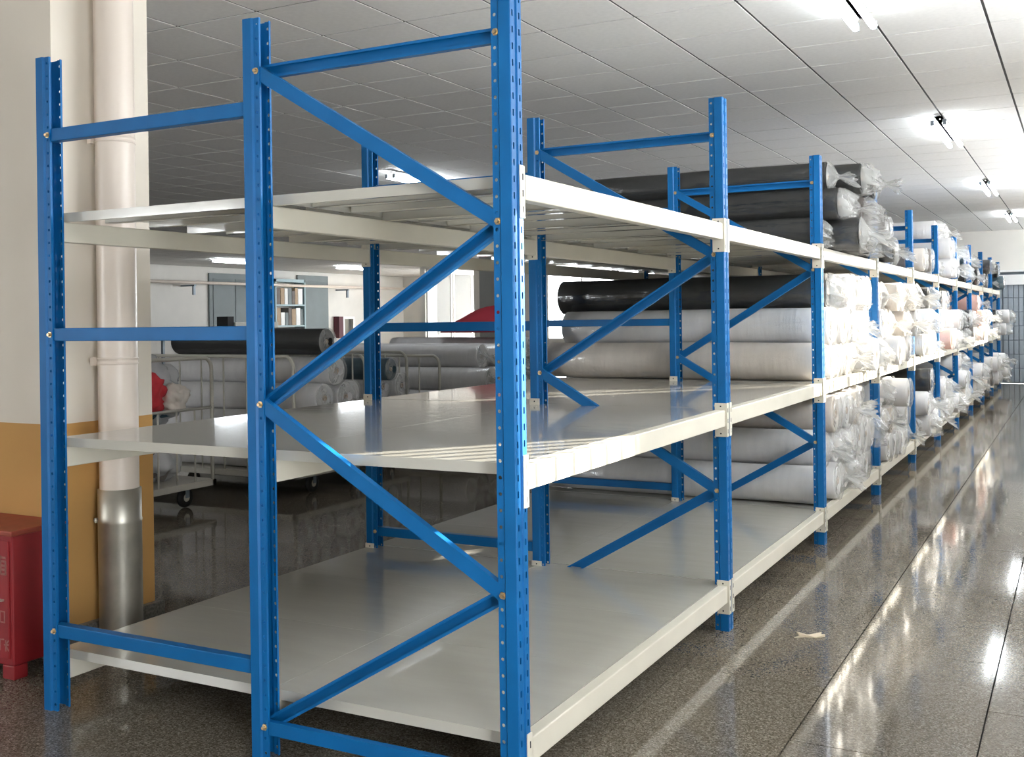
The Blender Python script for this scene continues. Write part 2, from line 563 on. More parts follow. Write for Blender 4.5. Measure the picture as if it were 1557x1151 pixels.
# ------------------------------------------------------------------ rack meshes
def post_mesh():
    prof = [(0.0695, 0.017), (0.0695, 0.008), (0.046, 0.008), (0.040, 0.0005), (0.003, 0.0005), (0.0005, 0.003), (0.0005, 0.030), (0.006, 0.033),
            (0.006, 0.044), (0.0005, 0.047), (0.0005, 0.074), (0.003, 0.0765), (0.040, 0.0765), (0.046, 0.069), (0.0695, 0.069), (0.0695, 0.060)]
    holes = {1: 'c', 13: 'c', 5: 's', 9: 's'}
    n = 51
    dz = PH / n
    bm = bmesh.new()
    grid = [[bm.verts.new((u, w, dz * k)) for (u, w) in prof] for k in range(n + 1)]
    for i in range(len(prof) - 1):
        a, b = Vector((*prof[i], 0)), Vector((*prof[i + 1], 0))
        d = (b - a)
        for k in range(n):
            c = [grid[k][i], grid[k][i + 1], grid[k + 1][i + 1], grid[k + 1][i]]
            h = holes.get(i)
            if not h:
                bm.faces.new(c)
                continue
            mid = (a + b) / 2
            mid.z = dz * (k + 0.5)
            dn = d.normalized()
            if h == 'c':
                poly = [(math.cos(math.radians(-157.5 + 45 * q)) * 0.0058, math.sin(math.radians(-157.5 + 45 * q)) * 0.0058) for q in range(8)]
            else:
                hw, hh, ch = 0.0042, 0.0105, 0.0022
                poly = [(-hw, -hh + ch), (-hw + ch, -hh), (hw - ch, -hh), (hw, -hh + ch), (hw, hh - ch), (hw - ch, hh), (-hw + ch, hh), (-hw, hh - ch)]
            hv = [bm.verts.new(mid + dn * px + Vector((0, 0, py))) for px, py in poly]
            # corner q owns hole verts 2q, 2q+1
            for q in range(4):
                bm.faces.new((c[q], hv[(2 * q + 1) % 8], hv[2 * q]))
                bm.faces.new((c[q], c[(q + 1) % 4], hv[(2 * q + 2) % 8], hv[(2 * q + 1) % 8]))
    bmesh.ops.recalc_face_normals(bm, faces=list(bm.faces))
    bmesh.ops.solidify(bm, geom=list(bm.faces), thickness=0.0022)
    return mesh_of(bm, 'upright_post', BLUE)


POST = post_mesh()


def channel(length, w, depth, open_front, t=0.0022):
    """C channel along +x, width along z centred on 0, depth along y from 0"""
    bm = bmesh.new()
    h = w / 2
    if open_front:       # web at the back
        box(bm, 0, length, depth - t, depth, -h, h)
        box(bm, 0, length, 0, depth - t, h - t, h)
        box(bm, 0, length, 0, depth - t, -h, -h + t)
        box(bm, 0, length, 0, t, h - 0.009, h - t)
        box(bm, 0, length, 0, t, -h + t, -h + 0.009)
    else:
        box(bm, 0, length, 0, t, -h, h)
        box(bm, 0, length, t, depth, h - t, h)
        box(bm, 0, length, t, depth, -h, -h + t)
    return mesh_of(bm, 'brace', BLUE)


XMI, XRI = XM + 0.054, -0.054       # bolt lines of mid and right posts
NODES = [('h', (XMI, 2.37), (XRI, 2.372), True), ('d', (XMI, 2.365), (XRI, 1.80), False), ('d', (XRI, 1.80), (XMI, 1.222), True),
         ('d', (XMI, 1.222), (XRI, 0.668), False), ('d', (XRI, 0.668), (XMI, 0.117), True), ('h', (XMI, 0.11), (XRI, 0.11), False)]
BR = []
for kind, a, b, opn in NODES:
    if a[0] > b[0]:
        a, b = b, a
    v = Vector((b[0] - a[0], 0, b[1] - a[1]))
    BR.append((channel(v.length, 0.046, 0.024, opn), a, -math.atan2(v.z, v.x), 0.0385 if opn else 0.0115))
SPZ = (0.311, 1.467, 2.245)
SPM = boxes([(0, (XM - 0.001) - (XL + 0.045), 0.014, 0.054, -0.025, 0.025)], 'spacer', BLUE, bevel=0.003)
bm = bmesh.new()
lathe(bm, [(0.0, -0.010), (0.006, -0.010), (0.0075, -0.006), (0.0075, 0.0), (0.012, 0.0), (0.012, 0.004)], 6, axis='y', smooth=False)
BOLT = mesh_of(bm, 'bolt', BRASS)
FOOT = boxes([(-0.012, 0.082, -0.012, 0.089, 0.0, 0.004)], 'foot_plate', BLUE)


def beam_mesh(w, t=None):
    return boxes([(-w, 0, 0, L - PW - 0.006, -0.079, 0)], 'beam', CREAM, bevel=0.004)


BEAM = beam_mesh(0.046)


def connector_mesh(side):
    """local: x=0 is the perforated face of the post (post body towards -x), y=0 the beam-side post face, +y towards the beam.
    side=-1 mirrors in y."""
    bm = bmesh.new()
    z1, z0 = 0.0, -0.16
    s = side

    def bb(x0, x1, y0, y1, a, b, mi=0):
        y0, y1 = y0 * s, y1 * s
        box(bm, x0, x1, min(y0, y1), max(y0, y1), a, b, mi)
    bb(-0.055, 0.004, 0.0004, 0.0034, z0, z1)
    bb(0.0004, 0.004, -0.030, 0.0034, z0, z1)
    for z in (-0.015, -0.145):
        bb(-0.030, -0.023, 0.0034, 0.0040, z - 0.0035, z + 0.0035, 1)
    for z in (-0.033, -0.083, -0.133):
        bb(0.0040, 0.0046, -0.016, -0.010, z - 0.012, z + 0.008, 1)
    return mesh_of(bm, 'connector', [CREAM, DARK])


CON = {1: connector_mesh(1), -1: connector_mesh(-1)}


def panel_mesh(w, ln):
    """steel deck panel: x from -ln to 0, y from 0 to w, top at z=0, folded edges and two hat stiffeners below"""
    bm = bmesh.new()
    t, fh = 0.0018, 0.036
    box(bm, -ln, 0, 0, w, -t, 0)
    box(bm, -ln, 0, 0, t, -fh, -t)
    box(bm, -ln, 0, w - t, w, -fh, -t)
    box(bm, -ln, 0, t, 0.018, -fh, -fh + t)
    box(bm, -ln, 0, w - 0.018, w - t, -fh, -fh + t)
    box(bm, -t, 0, t, w - t, -0.02, -t)
    for c in (w / 3, 2 * w / 3):
        for q in (-0.02, 0.02):
            box(bm, -ln + 0.03, -0.03, c + q, c + q + t, -0.024, -t)
        box(bm, -ln + 0.03, -0.03, c - 0.02, c + 0.02, -0.024, -0.024 + t)
    return mesh_of(bm, 'deck_panel', DECK)


Y0D = 0.088
PANW = (L - 0.012) / 3
PAN_R = panel_mesh(PANW - 0.0015, 0.972)
PAN_L = panel_mesh(PANW - 0.0015, 1.082)

ORD = ['first', 'second', 'third', 'fourth', 'fifth', 'sixth', 'seventh', 'eighth', 'ninth', 'tenth']


def build_frame(root, y):
    for x, r in ((XL, 0), (XM, 0)):
        p = put('upright_post', POST, root, (x, y, 0))
    put('upright_post', POST, root, (0.0, y + PW, 0), (0, 0, math.pi))
    for me, a, ang, yo in BR:
        put('brace', me, root, (a[0], y + yo, a[1]), (0, ang, 0))
    for z in SPZ:
        put('spacer', SPM, root, (XL + 0.045, y, z))
    for x, z in ((XMI, 2.368), (XMI, 1.222), (XMI, 0.113), (XRI, 2.372), (XRI, 1.80), (XRI, 0.668), (XRI, 0.113),
                 (XL + 0.056, SPZ[0]), (XL + 0.056, SPZ[1]), (XL + 0.056, SPZ[2])):
        put('bolt', BOLT, root, (x, y + 0.006, z))


RACKS = []
for b in range(NB):
    if b == 0:
        lab = 'empty end bay of blue and cream rack, nearest the camera, with the foremost frame'
    elif b == 1:
        lab = 'empty second bay of the blue and cream rack, behind the foremost bay'
    elif b == NB - 1:
        lab = 'last bay of the blue and cream rack, beside the far shutter door'
    else:
        lab = '%s bay of the blue and cream rack, counted from the camera, loaded with rolls' % ORD[b]
    root = thing('storage_rack', lab, 'storage rack', (0, 0, 0), 0, 'bays of the long blue storage rack')
    RACKS.append(root)
    y = b * L
    if b == 0:
        build_frame(root, 0.0)
    build_frame(root, y + L)
    for lv in range(3):
        dz, ct = DECKS[lv], CTOP[lv]
        for x, flip in ((-0.004, False), (XM + 0.004, True), (XL + 0.004, True)):
            top = dz if not flip else dz - 0.036
            bo = put('beam', BEAM, root, (x + (0.046 if flip else 0), y + PW + 0.003, top))
            ox = (-0.046 if flip else 0)
            xf = (x - 0.004 if flip else x + 0.004)
            for e in (0, 1):
                s = 1 if e == 0 else -1
                yy = 0 if e == 0 else L - PW - 0.006
                yy += -0.003 if e == 0 else 0.003
                lx = xf - bo.location.x
                if not flip:
                    put('connector', CON[s], bo, (lx, yy, ct - top))
                else:
                    put('connector', CON[-s], bo, (lx, yy, ct - top), (0, 0, math.pi))
        for k in range(3):
            yy = y + Y0D + k * PANW + 0.0015
            put('deck_panel', PAN_R, root, (-0.052, yy, dz))
            put('deck_panel', PAN_L, root, (-0.052 - 0.972 - 0.002, yy, dz))


# ------------------------------------------------------------------ fabric rolls
def roll_body(r, ln, seed, sag=0.0):
    bm = bmesh.new()
    seg = 24
    prof = []
    xs = [-ln + ln * k / 9 for k in range(10)]
    rings = []
    for x in xs:
        ring = []
        for k in range(seg):
            a = 2 * math.pi * k / seg
            q = r * (1 + 0.05 * noise.noise(Vector((x * 2.1 + seed * 7, math.cos(a) * 1.3, math.sin(a) * 1.3 + seed))))
            ring.append(bm.verts.new((x, q * math.cos(a), q * math.sin(a))))
        rings.append(ring)
    for i in range(len(rings) - 1):
        for k in range(seg):
            bm.faces.new((rings[i][k], rings[i][(k + 1) % seg], rings[i + 1][(k + 1) % seg], rings[i + 1][k])).smooth = True
    # stepped spiral ends
    for side, base in ((0, rings[0]), (1, rings[-1])):
        x0 = xs[0] if side == 0 else xs[-1]
        sg = -1 if side == 0 else 1
        prev = base
        for j, (fr, dx) in enumerate(((0.93, 0.006), (0.74, 0.004), (0.72, 0.010), (0.52, 0.006), (0.50, 0.012), (0.27, 0.008), (0.26, -0.02), (0.0, -0.02))):
            if fr == 0:
                c = bm.verts.new((x0 + sg * dx, 0, 0))
                for k in range(seg):
                    bm.faces.new((prev[k], prev[(k + 1) % seg], c))
                break
            ring = [bm.verts.new((x0 + sg * dx, r * fr * math.cos(2 * math.pi * k / seg), r * fr * math.sin(2 * math.pi * k / seg))) for k in range(seg)]
            for k in range(seg):
                bm.faces.new((prev[k], prev[(k + 1) % seg], ring[(k + 1) % seg], ring[k]))
            prev = ring
    bmesh.ops.recalc_face_normals(bm, faces=list(bm.faces))
    return bm


def core_mesh(r):
    bm = bmesh.new()
    lathe(bm, [(r * 0.11, -0.03), (r * 0.19, -0.03), (r * 0.19, 0.012), (r * 0.11, 0.012), (r * 0.11, -0.03)], 14, axis='x')
    bmesh.ops.recalc_face_normals(bm, faces=list(bm.faces))
    return mesh_of(bm, 'core', CORE)


def film_sleeve(r, ln, seed):
    bm = bmesh.new()
    seg = 28
    rings = []
    n = 16
    for i in range(n + 1):
        x = -ln - 0.01 + (ln + 0.03) * i / n
        ring = []
        for k in range(seg):
            a = 2 * math.pi * k / seg
            q = r + 0.006 + 0.006 * abs(noise.noise(Vector((x * 5 + seed * 3, math.cos(a) * 4, math.sin(a) * 4 + seed))))
            ring.append(bm.verts.new((x, q * math.cos(a), q * math.sin(a))))
        rings.append(ring)
    for i in range(n):
        for k in range(seg):
            bm.faces.new((rings[i][k], rings[i][(k + 1) % seg], rings[i + 1][(k + 1) % seg], rings[i + 1][k])).smooth = True
    return mesh_of(bm, 'film_sleeve', FILM)


def film_tail(r, seed, kind):
    """crumpled film end: gathered neck then a flared, drooping mouth"""
    bm = bmesh.new()
    seg = 26
    rg = random.Random(seed)
    if kind == 0:     # knot
        st = [(0.0, 1.05, 0.02), (0.012, 0.95, 0.05), (0.03, 0.62, 0.12), (0.05, 0.26, 0.12), (0.07, 0.13, 0.10), (0.10, 0.24, 0.30), (0.14, 0.36, 0.5), (0.17, 0.40, 0.6)]
        droop = 0.4
    elif kind == 1:   # drooping skirt
        st = [(0.0, 1.05, 0.02), (0.03, 1.0, 0.08), (0.06, 0.84, 0.16), (0.085, 0.66, 0.28), (0.10, 0.55, 0.40)]
        droop = 1.2
    else:             # tucked flat
        st = [(0.0, 1.05, 0.02), (0.012, 0.98, 0.03), (0.02, 0.75, 0.06), (0.026, 0.45, 0.08), (0.03, 0.3, 0.08)]
        droop = 0.1
    rings = []
    dy = rg.uniform(-0.3, 0.3)
    for x, fr, amp in st:
        ring = []
        for k in range(seg):
            a = 2 * math.pi * k / seg
            nz = noise.noise(Vector((math.cos(a) * 2.2 + seed * 5, math.sin(a) * 2.2, x * 9 + seed)))
            nz2 = noise.noise(Vector((math.cos(a) * 6 + seed * 3, math.sin(a) * 6, x * 14)))
            q = r * max(0.06, fr * (1 + amp * 1.6 * nz + amp * 1.1 * nz2))
            ring.append(bm.verts.new((x + 0.02 + amp * 0.10 * nz2, q * math.cos(a) + dy * x * (1 if kind == 0 else 0.2), q * math.sin(a) - droop * x * x * 3.0)))
        rings.append(ring)
    for i in range(len(rings) - 1):
        for k in range(seg):
            bm.faces.new((rings[i][k], rings[i][(k + 1) % seg], rings[i + 1][(k + 1) % seg], rings[i + 1][k])).smooth = (k % 3 != 0)
    return mesh_of(bm, 'film_tail', FILMT)


FAB = {'white': FWHITE, 'cream': FCREAM, 'black': FDARK, 'grey': FGREY, 'teal': FTEAL, 'blue': FBLUE, 'pink': FPINK, 'red': FRED}
ROLLC = {}


def roll_set(color, r, ln, var):
    key = (color, round(r, 3), round(ln, 2), var)
    if key not in ROLLC:
        gk = ('g', round(r, 3), round(ln, 2), var)
        if gk not in ROLLC:
            bm = roll_body(r, ln, var + 1)
            base = mesh_of(bm, 'fabric_roll', FWHITE)
            ROLLC[gk] = (base, core_mesh(r), film_sleeve(r, ln, var + 1), [film_tail(r, var * 3 + q, q) for q in range(3)])
        base, co, fs, ft = ROLLC[gk]
        me = base.copy()
        me.materials[0] = FAB[color]
        ROLLC[key] = (me, co, fs, ft)
    return ROLLC[key]


def add_roll(color, x, y, z, r, ln, label, group, rz=0.0, pitch=0.0, tail=None, film=True, core=True):
    """x is the aisle-side end, z the roll's underside"""
    var = rnd.randrange(4)
    body, co, fs, ft = roll_set(color, r, ln, var)
    root = thing('fabric_roll', label, 'fabric roll', (x, y, z), rz, group)
    rot = (rnd.uniform(0, 6.28), pitch, 0)
    put('fabric', body, root, (0, 0, r), rot)
    if core:
        put('core', co, root, (0, 0, r), rot)
    if film:
        put('film_sleeve', fs, root, (0, 0, r), rot)
        if tail is not None:
            put('film_tail', ft[tail], root, (0, 0, r), (rnd.uniform(-0.5, 0.5), pitch, 0))
    return root


LVN = ['bottom', 'middle', 'top']
ROWN = ['lowest', 'second', 'third', 'fourth']


def stack(bay, lv, rows, r, ln, colors, group, tails=(0, 2, 2, 2, 1), jitter=0.09, y_start=0.13, film=True, skip=()):
    z0 = DECKS[lv] + 0.001
    for ri, n in enumerate(rows):
        for k in range(n):
            if (ri, k) in skip:
                continue
            y = bay * L + y_start + r + ri * r * 1.0 + k * (2 * r + 0.012)
            if y + r > (bay + 1) * L + 0.03:
                continue
            z = z0 + ri * (1.74 * r + 0.012)
            c = colors[ri][k % len(colors[ri])]
            x = rnd.uniform(-0.10, jitter) if not (ri == 0 and k == 0) else -0.10
            t = rnd.choice(tails)
            lab = '%s film-wrapped fabric roll, %s shelf of %s rack bay, %s row, %s from near post' % (
                c, LVN[lv], ORD[bay], ROWN[ri], ORD[k])
            add_roll(c, x, y, z, r, ln + rnd.uniform(-0.03, 0.03), lab, group, pitch=0, tail=t, film=film)


for b in range(2, NB):
    pass
G = 'fabric rolls on the %s shelf of the %s bay'
# third bay (first loaded one)
stack(2, 0, [6, 6, 5], 0.128, 2.0, [['white'], ['white'], ['cream', 'white']], G % ('bottom', 'third'), jitter=0.04)
stack(2, 1, [6, 6, 5], 0.130, 2.0, [['cream', 'white'], ['white'], ['black', 'white', 'white', 'white', 'white']], G % ('middle', 'third'), jitter=0.08)
stack(2, 2, [7, 7, 5], 0.108, 1.72, [['black'], ['black', 'grey'], ['black']], G % ('top', 'third'), tails=(0, 1, 0, 1), jitter=0.16)
# fourth bay
stack(3, 0, [6, 5, 3], 0.125, 1.9, [['white'], ['white', 'cream'], ['white']], G % ('bottom', 'fourth'), tails=(0, 1, 2, 2), jitter=0.14)
stack(3, 1, [6, 6, 4], 0.128, 1.9, [['white'], ['white', 'cream'], ['white', 'cream']], G % ('middle', 'fourth'), tails=(0, 1, 2, 2), jitter=0.14)
stack(3, 2, [5, 2], 0.105, 1.7, [['black', 'black', 'blue', 'blue'], ['grey', 'black']], G % ('top', 'fourth'), tails=(0, 1, 2, 2), jitter=0.12)
# fifth bay
stack(4, 0, [5, 3, 1], 0.125, 1.9, [['white', 'white', 'grey'], ['white', 'cream'], ['black']], G % ('bottom', 'fifth'), tails=(0, 1, 2, 2))
stack(4, 1, [5, 4, 2], 0.128, 1.9, [['white'], ['white', 'grey'], ['black', 'black']], G % ('middle', 'fifth'), tails=(0, 1, 2, 2), jitter=0.14)
stack(4, 2, [3], 0.120, 1.8, [['grey', 'cream', 'grey']], G % ('top', 'fifth'), tails=(0, 1, 2, 2))
# sixth bay
stack(5, 0, [5, 3], 0.128, 1.9, [['white', 'white', 'cream'], ['white']], G % ('bottom', 'sixth'), tails=(0, 1, 2, 2))
stack(5, 1, [5, 4, 2], 0.128, 1.9, [['white', 'pink'], ['white', 'black'], ['black', 'white']], G % ('middle', 'sixth'), tails=(0, 1, 2, 2), jitter=0.16)
stack(5, 2, [5, 4, 3], 0.122, 1.9, [['white'], ['white'], ['white']], G % ('top', 'sixth'), tails=(0, 1, 2, 2), jitter=0.12)
# seventh bay
stack(6, 0, [5, 4, 2], 0.128, 1.9, [['white', 'cream'], ['white'], ['white']], G % ('bottom', 'seventh'), tails=(0, 1, 2, 2))
stack(6, 1, [5, 4], 0.128, 1.9, [['black', 'grey', 'black'], ['grey', 'black']], G % ('middle', 'seventh'), tails=(0, 1, 2, 2), jitter=0.1)
stack(6, 2, [4, 3], 0.120, 1.9, [['teal', 'black'], ['blue', 'teal']], G % ('top', 'seventh'), tails=(0, 1, 2, 2), jitter=0.12)
# eighth bay
stack(7, 0, [5, 3], 0.128, 1.9, [['white', 'cream'], ['white']], G % ('bottom', 'eighth'), tails=(0, 1, 2, 2), jitter=0.14)
stack(7, 1, [5, 4, 2], 0.128, 1.9, [['pink', 'cream', 'white'], ['pink', 'white'], ['pink']], G % ('middle', 'eighth'), tails=(0, 1, 2, 2), jitter=0.1)
stack(7, 2, [4, 2], 0.128, 1.9, [['black', 'teal'], ['black']], G % ('top', 'eighth'), tails=(0, 1, 2, 2), jitter=0.18)
# ninth and tenth bays
for b in (8, 9):
    stack(b, 0, [4, 3], 0.130, 1.9, [['white', 'grey', 'white'], ['white']], G % ('bottom', ORD[b]), tails=(0, 1, 2, 2), jitter=0.2)
    stack(b, 1, [4, 3], 0.130, 1.9, [['white', 'white', 'teal'], ['black', 'white']], G % ('middle', ORD[b]), tails=(0, 1, 2, 2), jitter=0.25)
    stack(b, 2, [3, 2], 0.128, 1.9, [['black', 'teal'], ['black']], G % ('top', ORD[b]), tails=(0, 1, 2, 2), jitter=0.2)


# ------------------------------------------------------------------ lamps
def lamp(x, y, z, label, group):
    root = thing('tube_lamp', label, 'lamp', (x, y, z), 0, group)
    bm = bmesh.new()
    # inverted trough housing
    pr_ = [(-0.060, 0.024), (-0.055, 0.03), (-0.035, 0.06), (0.035, 0.06), (0.055, 0.03), (0.060, 0.024)]
    a = [bm.verts.new((u, 0.0, w)) for u, w in pr_]
    b = [bm.verts.new((u, 1.5, w)) for u, w in pr_]
    for i in range(len(pr_) - 1):
        bm.faces.new((a[i], a[i + 1], b[i + 1], b[i]))
    bmesh.ops.solidify(bm, geom=list(bm.faces), thickness=0.004)
    put('housing', mesh_of(bm, 'housing', LAMPW), root)
    for s in (-1, 1):
        bm = bmesh.new()
        tube(bm, [(s * 0.05, 0.035, 0.0), (s * 0.05, 1.465, 0.0)], 0.021, 10)
        put('tube', mesh_of(bm, 'tube', TUBE), root)
        for yy in (0.012, 1.468):
            put('end_cap', boxes([(s * 0.05 - 0.016, s * 0.05 + 0.016, yy, yy + 0.02, -0.016, 0.03)], 'end_cap', SHUTD), root)
    for yy in (0.15, 1.35):
        bm = bmesh.new()
        tube(bm, [(0, yy, 0.055), (0, yy, CEIL - z)], 0.006, 6)
        put('rod', mesh_of(bm, 'rod', ZINC), root)
    return root


AORD = ['just above the camera', 'first in view over the aisle, top right', 'second in view over the aisle, counted from the camera',
        'third in view over the aisle, counted from the camera', 'last over the aisle, near the shutter']
for k in range(-1, 4):
    lamp(0.41, 2.14 + 5.04 * k, 3.165, 'hanging twin tube lamp, ' + AORD[k + 1], 'tube lamps over the aisle')
lamp(-5.53, 7.41, 3.165, 'hanging twin tube lamp seen above the empty top shelf', 'tube lamps in the left hall')
lamp(-19.06, 18.76, 3.165, 'hanging twin tube lamp of far left hall, left of the middle post', 'tube lamps in the left hall')
lamp(-18.85, 23.9, 3.165, 'hanging twin tube lamp of far left hall, right of the middle post', 'tube lamps in the left hall')


# ------------------------------------------------------------------ hand carts in the left hall
def cart(label, x0, x1, y0, y1, h, side, mid, n, zb=0.20):
    root = thing('hand_cart', label, 'cart', ((x0 + x1) / 2, (y0 + y1) / 2, 0), 0, 'pale tube-framed carts behind the rack')
    ox, oy = (x0 + x1) / 2, (y0 + y1) / 2
    w, d = (x1 - x0) / 2, (y1 - y0) / 2
    put('base_frame', boxes([(-w, w, -d, -d + 0.04, zb - 0.05, zb), (-w, w, d - 0.04, d, zb - 0.05, zb), (-w, -w + 0.04, -d, d, zb - 0.05, zb),
                             (w - 0.04, w, -d, d, zb - 0.05, zb)], 'base_frame', CARTP), root)
    put('base_sheet', boxes([(-w + 0.03, w - 0.03, -d + 0.03, d - 0.03, zb - 0.015, zb + 0.002)], 'base_sheet', CARTP), root)
    R = 0.10

    def arch(fn, span):
        pts = [fn(-span, zb - 0.03), fn(-span, h - R)]
        for q in range(1, 6):
            a = math.pi - q * math.pi / 10
            pts.append(fn(-span + R + R * math.cos(a), h - R + R * math.sin(a)))
        for q in range(1, 6):
            a = math.pi / 2 - q * math.pi / 10
            pts.append(fn(span - R + R * math.cos(a), h - R + R * math.sin(a)))
        pts.append(fn(span, zb - 0.03))
        return pts
    sides = []
    if side == 'x':
        sides = [lambda s, z, q=q: (q * (w - 0.02), s, z) for q in (-1, 1)]
        span = d - 0.02
    else:
        sides = [lambda s, z, q=q: (s, q * (d - 0.02), z) for q in (-1, 1)]
        span = w - 0.02
    for fn in sides:
        bm = bmesh.new()
        tube(bm, arch(fn, span), 0.016, 8)
        ar = put('side_arch', mesh_of(bm, 'side_arch', CARTP), root)
        top_z = h
        if mid:
            bm = bmesh.new()
            tube(bm, [fn(-span, mid), fn(span, mid)], 0.012, 8)
            put('mid_rail', mesh_of(bm, 'mid_rail', CARTP), root)
            top_z = mid
        for k in range(1, n):
            s = -span + 2 * span * k / n
            bm = bmesh.new()
            tube(bm, [fn(s, zb - 0.02), fn(s, top_z - 0.005)], 0.008, 6)
            put('bar', mesh_of(bm, 'bar', CARTP), root)
    bm = bmesh.new()
    lathe(bm, [(0.03, -0.022), (0.060, -0.022), (0.078, -0.014), (0.082, 0.0), (0.078, 0.014), (0.060, 0.022), (0.03, 0.022), (0.03, -0.022)], 20, axis='x')
    wm = mesh_of(bm, 'wheel', RUBBER)
    bm = bmesh.new()
    lathe(bm, [(0.0, -0.024), (0.022, -0.024), (0.05, -0.019), (0.05, 0.019), (0.022, 0.024), (0.0, 0.024)], 12, axis='x')
    hm = mesh_of(bm, 'hub', CARTP)
    for sx in (-1, 1):
        for sy in (-1, 1):
            wo = put('wheel', wm, root, (sx * (w - 0.06), sy * (d - 0.30), 0.082))
            put('hub', hm, wo)
            put('caster_fork', boxes([(-0.034, -0.028, -0.02, 0.02, 0.0, 0.075), (0.028, 0.034, -0.02, 0.02, 0.0, 0.075), (-0.034, 0.034, -0.03, 0.03, 0.068, 0.085)],
                                     'caster_fork', SHUTD), wo)
    return root


def bag_mesh(seed, sx, sy, sz, mt):
    bm = bmesh.new()
    bmesh.ops.create_icosphere(bm, subdivisions=4, radius=1.0)
    for v in bm.verts:
        p = v.co
        nz = noise.noise(p * 2.0 + Vector((seed, 0, 0))) * 0.30 + noise.noise(p * 5.0 + Vector((0, seed, 0))) * 0.16 + abs(noise.noise(p * 9.0 + Vector((0, 0, seed)))) * 0.08
        q = p * (1 + nz)
        q.z = max(q.z, -0.86)
        v.co = Vector((q.x * sx, q.y * sy, (q.z + 0.86) * sz))
    for f in bm.faces:
        f.smooth = True
    return mesh_of(bm, 'bag', mt)


# cart A: bagged remnants and red bundles
cart('pale tube cart with plastic bags and red bundles, partly behind the column', -6.0, -4.93, 2.3, 3.93, 1.22, 'x', 0.80, 8)
zA = 0.205
bagf = mat('bag_film', (0.78, 0.79, 0.80), 0.25, spec=0.8, alpha_mix=0.35, bump=0.6, bscale=14)
items = [
    ('clear_bag', 'crumpled clear bag of grey cloth low in the bagged cart', -5.35, 3.55, zA, 0.30, 0.24, 0.24, bagf, FGREY),
    ('clear_bag', 'clear bag of pale cloth low beside the column in the bagged cart', -5.30, 3.05, zA, 0.30, 0.26, 0.26, bagf, FPINK),
    ('clear_bag', 'crumpled clear bag with dark green cloth at the end of the bagged cart', -5.40, 3.62, 0.66, 0.28, 0.26, 0.32, bagf, FTEAL),
    ('clear_bag', 'clear bag of grey cloth on top, behind the red bundles', -5.65, 3.2, 0.70, 0.26, 0.34, 0.30, bagf, FGREY),
]
for i, (nm, lab, x, y, z, sx, sy, sz, m1, m2) in enumerate(items):
    rt = thing(nm, lab, 'plastic bag', (x, y, z), 0, 'bags in the cart')
    put('cloth', bag_mesh(i * 3.7 + 1, sx * 0.86, sy * 0.86, sz * 0.82, m2), rt, (0, 0, 0.01))
    put('film', bag_mesh(i * 3.7 + 2, sx, sy, sz * 0.97, m1), rt)
tag(put('red_bundle', bag_mesh(21.0, 0.15, 0.19, 0.17, FRED), None, (-5.10, 3.30, 0.80)), 'large round red cloth bundle in cart, next to the column', 'bundle', 'cloth bundles in the cart')
tag(put('red_bundle', bag_mesh(25.0, 0.13, 0.14, 0.17, FRED), None, (-5.14, 3.22, 1.06)), 'upper red cloth bundle with white patch, next to the column', 'bundle', 'cloth bundles in the cart')
tag(put('cream_bundle', bag_mesh(29.0, 0.11, 0.13, 0.11, FCREAM), None, (-5.06, 3.58, 0.80)), 'small cream cloth bundle right of the red bundles', 'bundle', 'cloth bundles in the cart')

# carts with rolls
GC = 'fabric rolls on the carts'


def cart_rolls(x_end, y0, z0, r, ln, rows, prefix, colors=None, tail=2):
    for ri, n in enumerate(rows):
        for k in range(n):
            c = colors[ri][k] if colors else 'white'
            lab = '%s roll on %s, %s row, %s from rack side' % (c, prefix, ROWN[ri], ORD[k])
            add_roll(c, x_end + rnd.uniform(-0.12, 0.10), y0 + r + ri * r + k * (2 * r + 0.014), z0 + ri * (1.74 * r + 0.014), r, ln, lab, GC, tail=tail)


cart('pale tube cart piled with white rolls, dark roll on top', -6.62, -4.46, 4.38, 5.62, 1.21, 'y', None, 8)
cart_rolls(-4.50, 4.46, 0.205, 0.130, 2.0, [4, 4, 3, 1], 'the cart with dark top roll')
add_roll('black', -4.58, 4.98, 1.20, 0.122, 1.80, 'black film-wrapped roll lying on top of the white rolls on a cart', GC, tail=2)
cart('pale tube cart of white rolls, middle one of the row behind the rack', -7.1, -4.85, 5.95, 6.75, 1.17, 'y', None, 8)
cart_rolls(-4.95, 6.0, 0.205, 0.130, 2.0, [2, 2, 2], 'the middle cart')
add_roll('teal', -4.80, 6.32, 0.89, 0.115, 1.9, 'dark teal film-wrapped roll on the middle cart, topmost', GC, tail=2)
cart('pale tube cart heaped with film-covered rolls, right of left rear post', -7.0, -4.62, 7.0, 8.55, 1.12, 'y', None, 9)
cart_rolls(-4.35, 7.06, 0.205, 0.135, 2.3, [5, 4, 3, 3], 'the film-covered cart', tail=0)
cart('pale tube cart farthest back, carrying a dark red bundle', -7.4, -5.0, 9.35, 10.75, 1.12, 'y', None, 9)
cart_rolls(-5.1, 9.42, 0.205, 0.140, 2.2, [4, 4, 3, 2], 'the farthest cart', tail=0)
bm = bmesh.new()
bmesh.ops.create_icosphere(bm, subdivisions=4, radius=1.0)
for v in bm.verts:
    p = v.co.copy()
    nz = noise.noise(p * 1.7 + Vector((3, 1, 0))) * 0.10
    hgt = 0.5 + 0.5 * max(-1.0, min(1.0, (p.x + 0.25) * 1.2))
    v.co = Vector((p.x * 0.62, p.y * 0.38, max(0.0, p.z) * (0.10 + 0.33 * hgt) * (1 + nz)))
for f in bm.faces:
    f.smooth = True
tag(put('cloth_heap', mesh_of(bm, 'cloth_heap', FMAROON), None, (-5.78, 9.95, 1.33)), 'dark red cloth heap sloping to the left before the bright window', 'cloth')

